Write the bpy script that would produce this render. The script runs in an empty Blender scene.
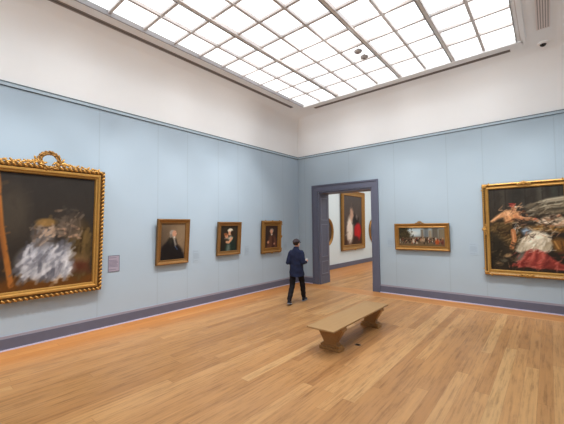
import bpy, bmesh, math, random
import numpy as np
from mathutils import Vector, Matrix, Euler, Quaternion

random.seed(4)
rng = np.random.default_rng(7)
sc = bpy.context.scene
COL = sc.collection
PI = math.pi

# ------------------------------------------------------------------ colour and materials
GAIN = 1.28
def lin(c):
    out = []
    for v in c:
        v = v / 255.0
        out.append(v / 12.92 if v <= 0.04045 else ((v + 0.055) / 1.055) ** 2.4)
    return [min(0.90, v * GAIN) for v in out]
def rgba(c): return (*lin(c), 1.0)

class NT:
    """tiny node tree helper"""
    def __init__(s, name):
        s.m = bpy.data.materials.new(name); s.m.use_nodes = True
        s.t = s.m.node_tree; s.t.nodes.clear()
        s.out = s.n('ShaderNodeOutputMaterial')
        s.b = s.n('ShaderNodeBsdfPrincipled')
        s.l(s.b.outputs[0], s.out.inputs[0])
    def n(s, kind, **kw):
        nd = s.t.nodes.new(kind)
        for k, v in kw.items(): setattr(nd, k, v)
        return nd
    def l(s, a, b): s.t.links.new(a, b)
    def put(s, sock, v):
        if hasattr(v, 'is_output') or isinstance(v, bpy.types.NodeSocket): s.l(v, sock)
        else: sock.default_value = v
    def math(s, op, a, b=0.0, clamp=False):
        nd = s.n('ShaderNodeMath', operation=op, use_clamp=clamp)
        s.put(nd.inputs[0], a); s.put(nd.inputs[1], b)
        return nd.outputs[0]
    def mix(s, f, a, b, blend='MIX'):
        nd = s.n('ShaderNodeMix', data_type='RGBA', blend_type=blend)
        s.put(nd.inputs[0], f); s.put(nd.inputs[6], a); s.put(nd.inputs[7], b)
        return nd.outputs[2]
    def noise(s, vec, scale, detail=3.0, rough=0.55):
        nd = s.n('ShaderNodeTexNoise'); nd.inputs['Scale'].default_value = scale
        nd.inputs['Detail'].default_value = detail; nd.inputs['Roughness'].default_value = rough
        if vec is not None: s.l(vec, nd.inputs['Vector'])
        return nd.outputs[0]
    def ramp(s, f, stops):
        nd = s.n('ShaderNodeValToRGB'); cr = nd.color_ramp
        while len(cr.elements) < len(stops): cr.elements.new(0.5)
        for e, (p, c) in zip(cr.elements, stops): e.position = p; e.color = c
        s.l(f, nd.inputs[0]); return nd.outputs[0]
    def scaled(s, vec, sx, sy, sz):
        nd = s.n('ShaderNodeMapping'); nd.inputs['Scale'].default_value = (sx, sy, sz)
        s.l(vec, nd.inputs[0]); return nd.outputs[0]
    def coord(s, k='Object'): return s.n('ShaderNodeTexCoord').outputs[k]
    def bump(s, h, strength, dist=0.01):
        nd = s.n('ShaderNodeBump'); nd.inputs['Strength'].default_value = strength
        nd.inputs['Distance'].default_value = dist
        s.l(h, nd.inputs['Height']); s.l(nd.outputs[0], s.b.inputs['Normal'])
    def base(s, v): s.put(s.b.inputs['Base Color'], v)
    def set(s, **kw):
        names = dict(rough='Roughness', metal='Metallic', spec='Specular IOR Level', coat='Coat Weight',
                     coatr='Coat Roughness', sub='Subsurface Weight', emis='Emission Strength', alpha='Alpha')
        for k, v in kw.items(): s.b.inputs[names[k]].default_value = v
        return s

def plain(name, c, rough=0.6, metal=0.0, var=0.06, scale=9.0, spec=0.4):
    m = NT(name)
    f = m.noise(m.coord(), scale, 4)
    a = [max(0, x * (1 - var)) for x in lin(c)]; b = [min(1, x * (1 + var)) for x in lin(c)]
    m.base(m.mix(f, (*a, 1), (*b, 1)))
    m.set(rough=rough, metal=metal, spec=spec)
    return m.m

def mat_wall(name, c, axis, seams):
    """painted fabric panels with fine vertical joints at real places along the wall"""
    m = NT(name)
    geo = m.n('ShaderNodeNewGeometry').outputs['Position']
    sep = m.n('ShaderNodeSeparateXYZ'); m.l(geo, sep.inputs[0])
    co = sep.outputs[axis]
    f = m.noise(geo, 1.3, 4)
    a = [x * 0.97 for x in lin(c)]; b = [min(1, x * 1.03) for x in lin(c)]
    col = m.mix(f, (*a, 1), (*b, 1))
    tot = None
    for s_ in seams:
        d = m.math('ABSOLUTE', m.math('SUBTRACT', co, s_))
        k = m.math('LESS_THAN', d, 0.011)
        tot = k if tot is None else m.math('MAXIMUM', tot, k)
    if tot is not None:
        col = m.mix(m.math('MULTIPLY', tot, 0.20), col, (*[x * 0.55 for x in lin(c)], 1))
    m.base(col); m.set(rough=0.85, spec=0.15)
    w = m.noise(m.scaled(geo, 160, 160, 160), 1.0, 2)
    m.bump(w, 0.08, 0.002)
    return m.m

def mat_floor():
    m = NT('oak_floor_boards')
    geo = m.n('ShaderNodeNewGeometry').outputs['Position']
    sep = m.n('ShaderNodeSeparateXYZ'); m.l(geo, sep.inputs[0])
    x, y = sep.outputs[0], sep.outputs[1]
    def boards(u, v, w=0.148, length=3.1):
        """u along the board, v across it: returns board colour factor, joint mask, grain"""
        row = m.math('FLOOR', m.math('DIVIDE', v, w))
        wn = m.n('ShaderNodeTexWhiteNoise', noise_dimensions='1D'); m.l(row, wn.inputs['W'])
        sh = m.math('MULTIPLY', wn.outputs[0], 7.31)
        uu = m.math('ADD', m.math('DIVIDE', u, length), sh)
        cell = m.math('FLOOR', uu)
        cv = m.n('ShaderNodeCombineXYZ'); m.l(row, cv.inputs[0]); m.l(cell, cv.inputs[1])
        wn2 = m.n('ShaderNodeTexWhiteNoise', noise_dimensions='3D'); m.l(cv.outputs[0], wn2.inputs[0])
        fv = m.math('FRACT', m.math('DIVIDE', v, w)); fu = m.math('FRACT', uu)
        ev = m.math('MINIMUM', fv, m.math('SUBTRACT', 1.0, fv))
        eu = m.math('MINIMUM', fu, m.math('SUBTRACT', 1.0, fu))
        j = m.math('MAXIMUM', m.math('LESS_THAN', ev, 0.011), m.math('LESS_THAN', eu, 0.0011))
        g = m.n('ShaderNodeCombineXYZ')
        m.l(m.math('MULTIPLY', u, 1.5), g.inputs[0]); m.l(m.math('MULTIPLY', v, 30.0), g.inputs[1])
        m.l(m.math('MULTIPLY', wn2.outputs[0], 40.0), g.inputs[2])
        gr = m.noise(g.outputs[0], 1.0, 5, 0.6)
        g2 = m.n('ShaderNodeCombineXYZ')
        m.l(m.math('MULTIPLY', u, 2.6), g2.inputs[0]); m.l(m.math('MULTIPLY', v, 11.0), g2.inputs[1])
        m.l(m.math('MULTIPLY', wn2.outputs[0], 23.0), g2.inputs[2])
        gr = m.math('ADD', m.math('MULTIPLY', gr, 0.6), m.math('MULTIPLY', m.noise(g2.outputs[0], 1.0, 6, 0.7), 0.4))
        return wn2.outputs[0], j, gr
    a = boards(y, x); b = boards(x, y)
    inb = m.math('MULTIPLY', m.math('GREATER_THAN', y, -0.66), m.math('LESS_THAN', y, 0.0))
    bx_ = m.math('LESS_THAN', x, 0.50)
    pick = lambda i: m.n('ShaderNodeMix', data_type='FLOAT')
    def sel(p, q):
        nd = m.n('ShaderNodeMix', data_type='FLOAT'); m.l(inb, nd.inputs[0]); m.l(p, nd.inputs[2]); m.l(q, nd.inputs[3])
        return nd.outputs[0]
    tone, joint, grain = sel(a[0], b[0]), sel(a[1], b[1]), sel(a[2], b[2])
    col = m.ramp(tone, [(0.0, rgba((152, 108, 64))), (0.3, rgba((161, 117, 71))), (0.65, rgba((168, 124, 77))), (0.9, rgba((176, 133, 85))), (1.0, rgba((184, 146, 98)))])
    gcol = m.ramp(grain, [(0.36, (0.56, 0.50, 0.42, 1)), (0.50, (1, 1, 1, 1)), (0.66, (1.17, 1.16, 1.15, 1))])
    col = m.mix(0.85, col, gcol, 'MULTIPLY')
    big = m.noise(geo, 0.55, 3)
    col = m.mix(m.math('MULTIPLY', m.math('SUBTRACT', big, 0.45, True), 0.7), col, rgba((158, 124, 96)))
    # orange border boards along the walls
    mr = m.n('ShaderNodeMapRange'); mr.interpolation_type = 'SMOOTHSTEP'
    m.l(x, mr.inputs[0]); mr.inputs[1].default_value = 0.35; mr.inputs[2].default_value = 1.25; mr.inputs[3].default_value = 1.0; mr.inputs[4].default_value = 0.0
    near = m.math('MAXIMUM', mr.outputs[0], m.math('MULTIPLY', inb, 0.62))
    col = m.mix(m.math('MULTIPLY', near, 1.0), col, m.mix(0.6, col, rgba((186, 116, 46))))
    line = m.math('MULTIPLY', m.math('LESS_THAN', m.math('ABSOLUTE', m.math('ADD', y, 0.66)), 0.012), 0.45)
    col = m.mix(line, col, rgba((224, 178, 140)))
    col = m.mix(m.math('MULTIPLY', joint, 0.35), col, rgba((110, 70, 38)))
    m.base(col)
    rr = m.math('ADD', m.math('MULTIPLY', grain, 0.14), 0.36)
    m.l(rr, m.b.inputs['Roughness']); m.set(spec=0.42)
    m.bump(m.math('SUBTRACT', grain, joint), 0.08, 0.003)
    return m.m

def mat_gold(name, c, dark=(70, 42, 16), metal=0.55, rough=0.42, scale=28.0):
    m = NT(name)
    co = m.coord()
    f = m.noise(co, scale, 4); g = m.noise(co, scale * 0.22, 3)
    col = m.mix(m.math('MULTIPLY', f, 0.42), rgba(c), rgba(dark))
    col = m.mix(m.math('MULTIPLY', g, 0.22), col, rgba((205, 166, 100)))
    m.base(col); m.set(rough=rough, metal=metal, spec=0.5)
    m.bump(f, 0.35, 0.004)
    return m.m

def mat_paint():
    m = NT('oil_paint')
    at = m.n('ShaderNodeVertexColor'); at.layer_name = 'paint'
    co = m.coord()
    f = m.noise(co, 55, 4); g = m.noise(co, 6, 3)
    col = m.mix(m.math('MULTIPLY', f, 0.18), at.outputs[0], (0.02, 0.015, 0.01, 1))
    col = m.mix(m.math('MULTIPLY', g, 0.02), col, (0.35, 0.28, 0.2, 1))
    m.base(col); m.set(rough=0.6, spec=0.15)
    m.bump(f, 0.2, 0.003)
    return m.m

def mat_oak(name, c1, c2, rough=0.45):
    m = NT(name)
    co = m.coord()
    f = m.noise(m.scaled(co, 38, 2.2, 38), 1.0, 5, 0.6); g = m.noise(co, 2.0, 3)
    col = m.mix(f, rgba(c1), rgba(c2))
    col = m.mix(m.math('MULTIPLY', g, 0.35), col, rgba(c1))
    m.base(col); m.set(rough=rough, spec=0.4); m.bump(f, 0.12, 0.003)
    return m.m

def mat_pane():
    m = NT('diffusing_glass')
    geo = m.n('ShaderNodeNewGeometry').outputs['Position']
    vor = m.n('ShaderNodeTexWhiteNoise', noise_dimensions='2D')
    nd = m.n('ShaderNodeVectorMath', operation='FLOOR')
    mp = m.n('ShaderNodeMapping'); mp.inputs['Location'].default_value = (-1.04 / 0.637, 1.12 / 0.668, 0)
    mp.inputs['Scale'].default_value = (1 / 0.637, 1 / 0.668, 0.0)
    m.l(geo, mp.inputs[0]); m.l(mp.outputs[0], nd.inputs[0]); m.l(nd.outputs[0], vor.inputs[0])
    col = m.ramp(vor.outputs[0], [(0.0, (0.90, 0.955, 1.0, 1)), (1.0, (1.0, 1.0, 1.0, 1))])
    m.base((0.8, 0.85, 0.88, 1)); m.set(rough=0.3)
    m.l(col, m.b.inputs['Emission Color']); m.set(emis=PANE)
    return m.m

def mat_cloth(name, c, scale=500, rough=0.9, var=0.2):
    m = NT(name)
    co = m.coord()
    f = m.noise(co, scale, 2); g = m.noise(co, 11, 4)
    a = [x * (1 - var) for x in lin(c)]; b = [min(1, x * (1 + var)) for x in lin(c)]
    m.base(m.mix(g, (*a, 1), (*b, 1))); m.set(rough=rough, spec=0.2)
    m.bump(m.math('ADD', m.math('MULTIPLY', f, 0.15), g), 0.5, 0.02)
    return m.m

PANE = 1.55
M = {}
M['wall_left'] = mat_wall('blue_wall_left', (158, 174, 187), 1, [-12.6, -11.3, -10.0, -8.7, -6.886, -5.581, -4.767, -3.762, -3.014, -1.962, -0.9])
M['wall_far'] = mat_wall('blue_wall_far', (156, 171, 182), 0, [0.3, 2.1, 3.604, 5.048, 5.885, 7.3])
M['wall_other'] = mat_wall('blue_wall_other', (162, 181, 193), 1, [])
M['wall_next'] = mat_wall('pale_wall_next', (196, 209, 214), 1, [])
M['plaster'] = plain('cove_plaster', (245, 243, 242), 0.9, var=0.02, scale=2, spec=0.1)
M['floor'] = mat_floor()
M['trim'] = plain('grey_violet_trim', (90, 93, 110), 0.5, var=0.08)
M['trim_light'] = plain('pale_violet_trim', (140, 138, 150), 0.45, var=0.05)
M['trim_mid'] = plain('mid_violet_trim', (110, 111, 127), 0.45, var=0.05)
M['shoe'] = plain('lilac_highlight', (186, 184, 208), 0.4, var=0.05)  # pale lilac puts the highlight of the quarter-round into its colour
M['rail_blue'] = plain('blue_rail', (160, 176, 187), 0.6)
M['rail_dark'] = plain('dark_rail', (80, 92, 100), 0.6)
M['bar'] = plain('grey_glazing_bar', (190, 184, 181), 0.5, var=0.04)
M['bar_dark'] = plain('dark_glazing_bar', (128, 125, 125), 0.5, var=0.05)
M['white'] = plain('white_paint', (246, 245, 244), 0.55, var=0.02)
M['pane'] = mat_pane()
M['slot'] = plain('taupe_slot', (124, 114, 108), 0.6, var=0.05)
M['slot_dark'] = plain('dark_slot', (80, 73, 69), 0.7)
M['vent_back'] = plain('vent_shadow', (146, 138, 134), 0.7)
M['vent'] = plain('vent_grey', (205, 196, 193), 0.5, var=0.03)
M['black'] = plain('black_plastic', (22, 22, 24), 0.25)
M['grey'] = plain('grey_plastic', (164, 158, 156), 0.5)
M['gold'] = mat_gold('bright_gilding', (188, 142, 72), (50, 28, 10))
M['gold_old'] = mat_gold('old_gilding', (150, 106, 50), (44, 26, 12))
M['gold_brown'] = mat_gold('bronze_gilding', (136, 96, 54), (52, 32, 16))
M['gold_dark'] = mat_gold('dark_gilding', (96, 66, 32), (34, 20, 10))
M['backing'] = plain('frame_back', (66, 48, 34), 0.8)
M['paint'] = mat_paint()
M['oak'] = mat_oak('bench_oak', (146, 114, 74), (168, 134, 92))
M['oak_dark'] = mat_oak('bench_leg_oak', (136, 98, 56), (162, 122, 74))
M['label'] = plain('lilac_label', (150, 143, 158), 0.5, var=0.05)
M['label_edge'] = plain('label_edge', (104, 104, 120), 0.5)
M['label_line'] = plain('label_line', (112, 106, 122), 0.6)
M['faint'] = plain('blue_grey_label', (154, 170, 183), 0.7, var=0.02)
M['faint_line'] = plain('blue_grey_print', (138, 153, 168), 0.7)
M['skin'] = plain('skin', (196, 146, 120), 0.55, var=0.08, scale=20)
M['hair'] = mat_cloth('dark_hair', (48, 36, 30), 300, 0.7, 0.3)
M['navy'] = mat_cloth('navy_cloth', (33, 39, 62), 600)
M['trouser'] = mat_cloth('dark_trouser_cloth', (27, 24, 27), 600)
M['cap'] = mat_cloth('charcoal_cap_cloth', (64, 56, 60), 600)
M['shoe_black'] = mat_cloth('shoe_black', (30, 34, 44), 300, 0.6)
M['sole'] = plain('pale_sole', (128, 130, 138), 0.7)
M['paper'] = plain('white_paper', (236, 238, 240), 0.6, var=0.02)
M['eye'] = plain('eye_dark', (40, 32, 28), 0.3)

# ------------------------------------------------------------------ mesh builder
class MB:
    def __init__(s): s.b = bmesh.new()
    def box(s, x0, x1, y0, y1, z0, z1):
        v = [s.b.verts.new(p) for p in ((x0,y0,z0),(x1,y0,z0),(x1,y1,z0),(x0,y1,z0),(x0,y0,z1),(x1,y0,z1),(x1,y1,z1),(x0,y1,z1))]
        for f in ((0,3,2,1),(4,5,6,7),(0,1,5,4),(1,2,6,5),(2,3,7,6),(3,0,4,7)): s.b.faces.new([v[i] for i in f])
        return s
    def quad(s, *p):
        s.b.faces.new([s.b.verts.new(q) for q in p]); return s
    def ell(s, c, r, rot=None, n=8, m=6):
        r = (r, r, r) if isinstance(r, (int, float)) else r
        mt = Matrix.Translation(c)
        if rot is not None: mt = mt @ (Euler(rot).to_matrix().to_4x4() if not isinstance(rot, Matrix) else rot.to_4x4())
        mt = mt @ Matrix.Diagonal((*r, 1))
        rings = []
        top = s.b.verts.new(mt @ Vector((0, 0, 1))); bot = s.b.verts.new(mt @ Vector((0, 0, -1)))
        for i in range(1, m):
            ph = PI*i/m
            rings.append([s.b.verts.new(mt @ Vector((math.sin(ph)*math.cos(2*PI*k/n), math.sin(ph)*math.sin(2*PI*k/n), math.cos(ph)))) for k in range(n)])
        for k in range(n):
            s.b.faces.new((top, rings[0][k], rings[0][(k+1)%n])); s.b.faces.new((bot, rings[-1][(k+1)%n], rings[-1][k]))
        for q, w in zip(rings, rings[1:]):
            for k in range(n): s.b.faces.new((q[k], w[k], w[(k+1)%n], q[(k+1)%n]))
        return s
    def tube(s, pts, rad, n=12, side=None, caps=True):
        """tapered tube through pts; rad = r or (rx, ry) per point; side = reference axis of rx"""
        pts = [Vector(p) for p in pts]; rings = []
        prev = None
        for i, p in enumerate(pts):
            t = (pts[min(i+1, len(pts)-1)] - pts[max(i-1, 0)]).normalized()
            if side is not None: a = Vector(side)
            elif prev is not None: a = prev
            else: a = Vector((1,0,0)) if abs(t.x) < 0.9 else Vector((0,1,0))
            a = (a - t * a.dot(t)).normalized(); b = t.cross(a); prev = a
            r = rad[i] if isinstance(rad, (list, tuple)) else rad
            rx, ry = r if isinstance(r, (list, tuple)) else (r, r)
            rings.append([s.b.verts.new(p + a * (rx * math.cos(k*2*PI/n)) + b * (ry * math.sin(k*2*PI/n))) for k in range(n)])
        for q, w in zip(rings, rings[1:]):
            for k in range(n): s.b.faces.new((q[k], q[(k+1)%n], w[(k+1)%n], w[k]))
        if caps:
            s.b.faces.new(list(reversed(rings[0]))); s.b.faces.new(rings[-1])
        return s
    def limb(s, pts, rad, n=12, side=None):
        s.tube(pts, rad, n, side)
        for p, r in ((pts[0], rad[0]), (pts[-1], rad[-1])):
            r = r if not isinstance(r, (list, tuple)) else min(r)
            s.ell(p, r, n=n, m=8)
        for p, r in zip(pts[1:-1], rad[1:-1]):
            r = r if not isinstance(r, (list, tuple)) else min(r)
            s.ell(p, r*0.99, n=n, m=8)
        return s
    def prism(s, outline, y0, y1):
        """outline in x,z; extruded from y0 to y1"""
        a = [s.b.verts.new((x, y0, z)) for x, z in outline]; b = [s.b.verts.new((x, y1, z)) for x, z in outline]
        n = len(a)
        for i in range(n): s.b.faces.new((a[i], a[(i+1)%n], b[(i+1)%n], b[i]))
        s.b.faces.new(list(reversed(a))); s.b.faces.new(b)
        return s
    def lathe(s, prof, n=24, c=(0,0,0)):
        rings = []
        for r, z in prof: rings.append([s.b.verts.new((c[0]+r*math.cos(k*2*PI/n), c[1]+r*math.sin(k*2*PI/n), c[2]+z)) for k in range(n)])
        for q, w in zip(rings, rings[1:]):
            for k in range(n): s.b.faces.new((q[k], q[(k+1)%n], w[(k+1)%n], w[k]))
        s.b.faces.new(rings[0]); s.b.faces.new(rings[-1]); return s
    def sweep_rect(s, w, h, prof, dark=()):
        """moulding round a w x h rectangle standing on z=0 centred on x=0, facing -y; prof = (inset, forward)"""
        rings = []
        for d, f in prof:
            rings.append([s.b.verts.new(p) for p in ((-w/2+d, -f, d), (w/2-d, -f, d), (w/2-d, -f, h-d), (-w/2+d, -f, h-d))])
        for i, (q, r) in enumerate(zip(rings, rings[1:])):
            for k in range(4):
                f_ = s.b.faces.new((q[k], q[(k+1)%4], r[(k+1)%4], r[k]))
                if i in dark: f_.material_index = 1
        return s
    def sweep_oval(s, a, b, prof, n=48):
        rings = []
        for d, f in prof:
            rings.append([s.b.verts.new(((a-d)*math.cos(k*2*PI/n), -f, b+(b-d)*math.sin(k*2*PI/n))) for k in range(n)])
        for q, r in zip(rings, rings[1:]):
            for k in range(n): s.b.faces.new((q[k], q[(k+1)%n], r[(k+1)%n], r[k]))
        return s
    def bevel(s, w, seg=2):
        bmesh.ops.bevel(s.b, geom=s.b.edges[:], offset=w, segments=seg, affect='EDGES', profile=0.5); return s
    def mesh(s, name, mat, smooth=None):
        bmesh.ops.recalc_face_normals(s.b, faces=s.b.faces[:])
        me = bpy.data.meshes.new(name); s.b.to_mesh(me); s.b.free()
        me.materials.append(mat)
        if smooth is not None:
            me.polygons.foreach_set('use_smooth', [True] * len(me.polygons))
            if smooth < 180: me.set_sharp_from_angle(angle=math.radians(smooth))
        return me
    def build(s, name, mat, parent=None, smooth=None):
        o = bpy.data.objects.new(name, s.mesh(name, mat, smooth)); COL.objects.link(o)
        if parent is not None: o.parent = parent
        return o

def thing(name, label, cat, loc, rot=(0,0,0), group=None):
    o = bpy.data.objects.new(name, None); COL.objects.link(o)
    o.location = loc; o.rotation_euler = rot; o.empty_display_size = 0.1
    o['label'] = label; o['category'] = cat
    if group: o['group'] = group
    return o
def struct(name, loc=(0,0,0)):
    o = bpy.data.objects.new(name, None); COL.objects.link(o); o.location = loc; o['kind'] = 'structure'; return o
def kind(o): o['kind'] = 'structure'; return o

def remeshed(mb, name, mat, parent, voxel, smooth_iter=4, deform=None):
    """union of overlapping solids as ONE continuous skin"""
    bmesh.ops.recalc_face_normals(mb.b, faces=mb.b.faces[:])
    me = bpy.data.meshes.new(name); mb.b.to_mesh(me); mb.b.free()
    o = bpy.data.objects.new(name, me); COL.objects.link(o)
    r = o.modifiers.new('r', 'REMESH'); r.mode = 'VOXEL'; r.voxel_size = voxel; r.use_smooth_shade = True
    if smooth_iter:
        q = o.modifiers.new('s', 'SMOOTH'); q.factor = 0.5; q.iterations = smooth_iter
    dg = bpy.context.evaluated_depsgraph_get(); dg.update()
    nm = bpy.data.meshes.new_from_object(o.evaluated_get(dg))
    o.modifiers.clear(); o.data = nm; nm.name = name
    nm.materials.clear(); nm.materials.append(mat)
    nm.polygons.foreach_set('use_smooth', [True] * len(nm.polygons))
    if parent is not None: o.parent = parent
    return o

# ------------------------------------------------------------------ the room
RX, RY, NX0, NY1, T = 8.0, -13.5, -0.75, 10.6, 0.62       # right wall, back wall, next room, wall thickness
RAIL = 4.605
DX0, DX1, DH = 0.90, 2.87, 3.215                           # doorway opening
kind(MB().quad((NX0-0.2, RY, 0), (RX, RY, 0), (RX, NY1, 0), (NX0-0.2, NY1, 0)).build('floor', M['floor']))

kind(MB().box(-0.25, 0, RY, 0, 0, RAIL).build('wall_left', M['wall_left']))
kind(MB().box(-0.25, DX0, 0, T, 0, RAIL).box(DX1, RX, 0, T, 0, RAIL).box(DX0, DX1, 0, T, DH, RAIL).build('wall_far', M['wall_far']))
kind(MB().box(RX, RX+0.25, RY, T, 0, RAIL).build('wall_right', M['wall_other']))
kind(MB().box(-0.25, RX+0.25, RY-0.25, RY, 0, RAIL).build('wall_back', M['wall_other']))
# the room beyond the doorway
NH = 4.9
kind(MB().box(NX0-0.2, NX0, T, NY1, 0, NH).build('wall_beyond_left', M['wall_next']))
kind(MB().box(NX0-0.2, RX, NY1, NY1+0.2, 0, NH).build('wall_beyond_far', M['wall_next']))
kind(MB().box(RX-1.0, RX-0.8, T, NY1, 0, NH).build('wall_beyond_right', M['wall_next']))
kind(MB().box(NX0, -0.25, T-0.25, T, 0, NH).build('wall_beyond_near', M['wall_next']))
kind(MB().box(NX0-0.2, RX, T, NY1+0.2, NH, NH+0.15).build('ceiling_beyond', M['plaster']))
kind(MB().box(NX0, NX0+0.022, T, NY1, 0, 0.215).build('baseboard_beyond', M['trim']))

# coved ceiling: one profile swept round the room
def cove():
    prof = [(0.0, RAIL), (0.0, 5.15), (0.0, 5.30)]
    for k in range(1, 13):
        a = k / 12 * PI / 2
        prof.append((0.62 * (1 - math.cos(a)), 5.30 + 0.70 * math.sin(a)))
    prof += [(0.8, 6.0), (1.04, 6.0), (1.04, 6.10)]
    mb = MB(); rings = []
    for d, z in prof:
        dr = d if d < 1.04 else 1.235
        rings.append([mb.b.verts.new(p) for p in ((d, RY+d, z), (RX-dr, RY+d, z), (RX-dr, -d, z), (d, -d, z))])
    for q, r in zip(rings, rings[1:]):
        for k in range(4): mb.b.faces.new((q[k], q[(k+1)%4], r[(k+1)%4], r[k]))
    # outer shell closing the room from outside
    mb.box(-0.25, RX+0.25, RY-0.25, 0.25, 6.45, 6.6)
    o = mb.build('ceiling', M['plaster'], smooth=35)
    return kind(o)
cove()

# picture rails (trim)
def rail(name, f):
    t = struct(name)
    MB().box(*f(0.0, 0.035, 4.535, 4.588)).build('rail_board', M['rail_blue'], t)
    MB().box(*f(0.0, 0.045, 4.588, 4.604)).build('rail_top_strip', M['rail_dark'], t)  # dark strip along the top edge
    MB().box(*f(0.0, 0.022, 4.527, 4.536)).build('rail_bead_shade', M['rail_dark'], t)  # thin strip, dark also for the shadow line under the rail
rail('trim_1', lambda a, b, z0, z1: (a, b, RY, 0, z0, z1))
rail('trim_2', lambda a, b, z0, z1: (0, RX, -b, -a, z0, z1))
rail('trim_3', lambda a, b, z0, z1: (RX-b, RX-a, RY, 0, z0, z1))
rail('trim_4', lambda a, b, z0, z1: (0, RX, RY+a, RY+b, z0, z1))

def baseboard(name, f):
    t = struct(name)
    MB().box(*f(0.0, 0.026, 0.02, 0.20)).build('board', M['trim'], t)
    MB().box(*f(0.0, 0.018, 0.20, 0.245)).build('cap_moulding', M['trim_light'], t)
    MB().box(*f(0.0, 0.040, 0.0, 0.022)).build('shoe_moulding', M['shoe'], t)
baseboard('baseboard_left', lambda a, b, z0, z1: (a, b, RY, 0, z0, z1))
baseboard('baseboard_far_left', lambda a, b, z0, z1: (0, 0.63, -b, -a, z0, z1))
baseboard('baseboard_far_right', lambda a, b, z0, z1: (3.10, RX, -b, -a, z0, z1))
baseboard('baseboard_right', lambda a, b, z0, z1: (RX-b, RX-a, RY, 0, z0, z1))
baseboard('baseboard_back', lambda a, b, z0, z1: (0, RX, RY+a, RY+b, z0, z1))

# doorway lining and architrave
door = struct('door_1')
def architrave(y, sgn, name):
    mb = MB()
    x0, x1, zt = 0.63, 3.10, 3.485
    for (a, b, d) in ((0.0, 0.045, 0.055), (0.045, 0.19, 0.030), (0.19, 0.235, 0.042)):
        ys = sorted((y, y + sgn * d))
        mb.box(x0+a, x0+b, *ys, 0, zt-a); mb.box(x1-b, x1-a, *ys, 0, zt-a); mb.box(x0+b, x1-b, *ys, zt-b, zt-a)
    return mb.build(name, M['trim'], door)
architrave(0, -1, 'architrave'); architrave(T, 1, 'architrave')
def jamb(x, s, name):
    mb = MB(); q = lambda a, b: sorted((x + s*a, x + s*b))
    mb.box(*q(-0.03, 0.018), -0.002, T+0.002, 0, DH)
    o = mb.build(name, M['trim'], door)
    for (z0, z1) in ((0.34, 0.80), (0.94, 2.11), (2.24, 3.05)):
        p = MB()
        for (y0, y1, a, b) in ((0.09, 0.12, z0, z1), (0.50, 0.53, z0, z1), (0.12, 0.50, z0, z0+0.03), (0.12, 0.50, z1-0.03, z1)):
            p.box(*q(0.018, 0.032), y0, y1, a, b)
        p.build('panel_moulding', M['trim_mid'], o)
    MB().box(*q(0.018, 0.03), 0.0, T, 0, 0.26).build('plinth', M['trim'], o)
jamb(DX0, 1, 'jamb'); jamb(DX1, -1, 'jamb')
MB().box(DX0, DX1, -0.002, T+0.002, DH-0.018, DH+0.03).build('header_lining', M['trim'], door)

# skylight
X0, X1, Y1 = 1.04, 6.765, -1.04
XS = [1.04 + 0.637*k for k in range(10)]
YS = [-1.12 - 0.668*k for k in range(1, 17)]
Y0 = -12.46
sky = struct('window_1')
mb = MB()
mb.quad((X0, Y0, 6.07), (X0, Y1, 6.07), (X1, Y1, 6.07), (X1, Y0, 6.07))
pn = mb.build('pane', M['pane'], sky)
mb = MB()
for k, x in enumerate(XS):
    if k not in (0, 2, 5, 7, 9): mb.box(x-0.027, x+0.027, Y0, Y1, 6.0, 6.06)
for y in YS: mb.box(X0, X1, y-0.026, y+0.026, 6.01, 6.062)
mb.build('glazing_bars', M['bar'], sky)
for k in (2, 5, 7, 9):
    x = XS[k]
    bm_ = MB().box(x-0.028, x+0.028, Y0, Y1, 5.985, 6.06).build('beam', M['white'], sky)
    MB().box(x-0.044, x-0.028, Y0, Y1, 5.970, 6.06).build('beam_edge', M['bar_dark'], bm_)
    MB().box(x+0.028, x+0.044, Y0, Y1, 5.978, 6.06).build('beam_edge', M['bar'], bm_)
mb = MB()
mb.box(X0-0.05, X1+0.08, Y1-0.012, Y1+0.10, 5.965, 6.07)
mb.build('curb', M['white'], sky)
MB().box(X1+0.05, X1+0.13, Y0, Y1+0.10, 5.965, 6.07).build('curb', M['white'], sky)
MB().box(X0-0.10, X0-0.022, Y0, Y1+0.10, 5.975, 6.07).build('curb', M['plaster'], sky)
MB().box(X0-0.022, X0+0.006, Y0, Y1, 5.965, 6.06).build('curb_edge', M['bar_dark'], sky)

# ceiling fittings
def air_slot(label, x0, x1, y0, y1):
    t = thing('air_slot', label, 'vent', ((x0+x1)/2, (y0+y1)/2, 5.988), group='ceiling air slots')
    cx, cy = (x0+x1)/2, (y0+y1)/2
    MB().box(x0-cx, x1-cx, y0-cy, y1-cy, 0.0, 0.0118).build('channel', M['slot'], t)
    if x1-x0 > y1-y0: MB().box(x0-cx+.01, x1-cx-.01, -0.022, 0.004, -0.004, 0.0).build('gap_shade', M['slot_dark'], t)  # dark strip laid on the channel as the shade in its recess
    else: MB().box(-0.004, 0.022, y0-cy+.01, y1-cy-.01, -0.004, 0.0).build('gap_shade', M['slot_dark'], t)
air_slot('long taupe air slot along the skylight over the left wall', 0.64, 0.75, -12.5, -1.22)
air_slot('long taupe air slot along the skylight over the doorway wall', 1.25, 6.60, -0.74, -0.635)
t = thing('ceiling_vent', 'ribbed pale grille in the ceiling right of the skylight', 'vent', (7.19, -6.4, 5.97))
MB().box(-0.105, 0.105, -5.1, 5.1, 0.012, 0.03).build('backing', M['vent_back'], t)
for k in range(6):
    x = -0.095 + k*0.038
    MB().box(x-0.011, x+0.011, -5.1, 5.1, 0.0, 0.014).build('slat', M['vent'], t)
t = thing('security_camera', 'small dark dome camera on the ceiling below the ribbed grille', 'camera', (7.18, -0.60, 5.93))
MB().lathe([(0.0, 0.07), (0.105, 0.07), (0.105, 0.04), (0.085, 0.03), (0.0, 0.03)], 28).build('base', M['white'], t, smooth=40)
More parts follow.
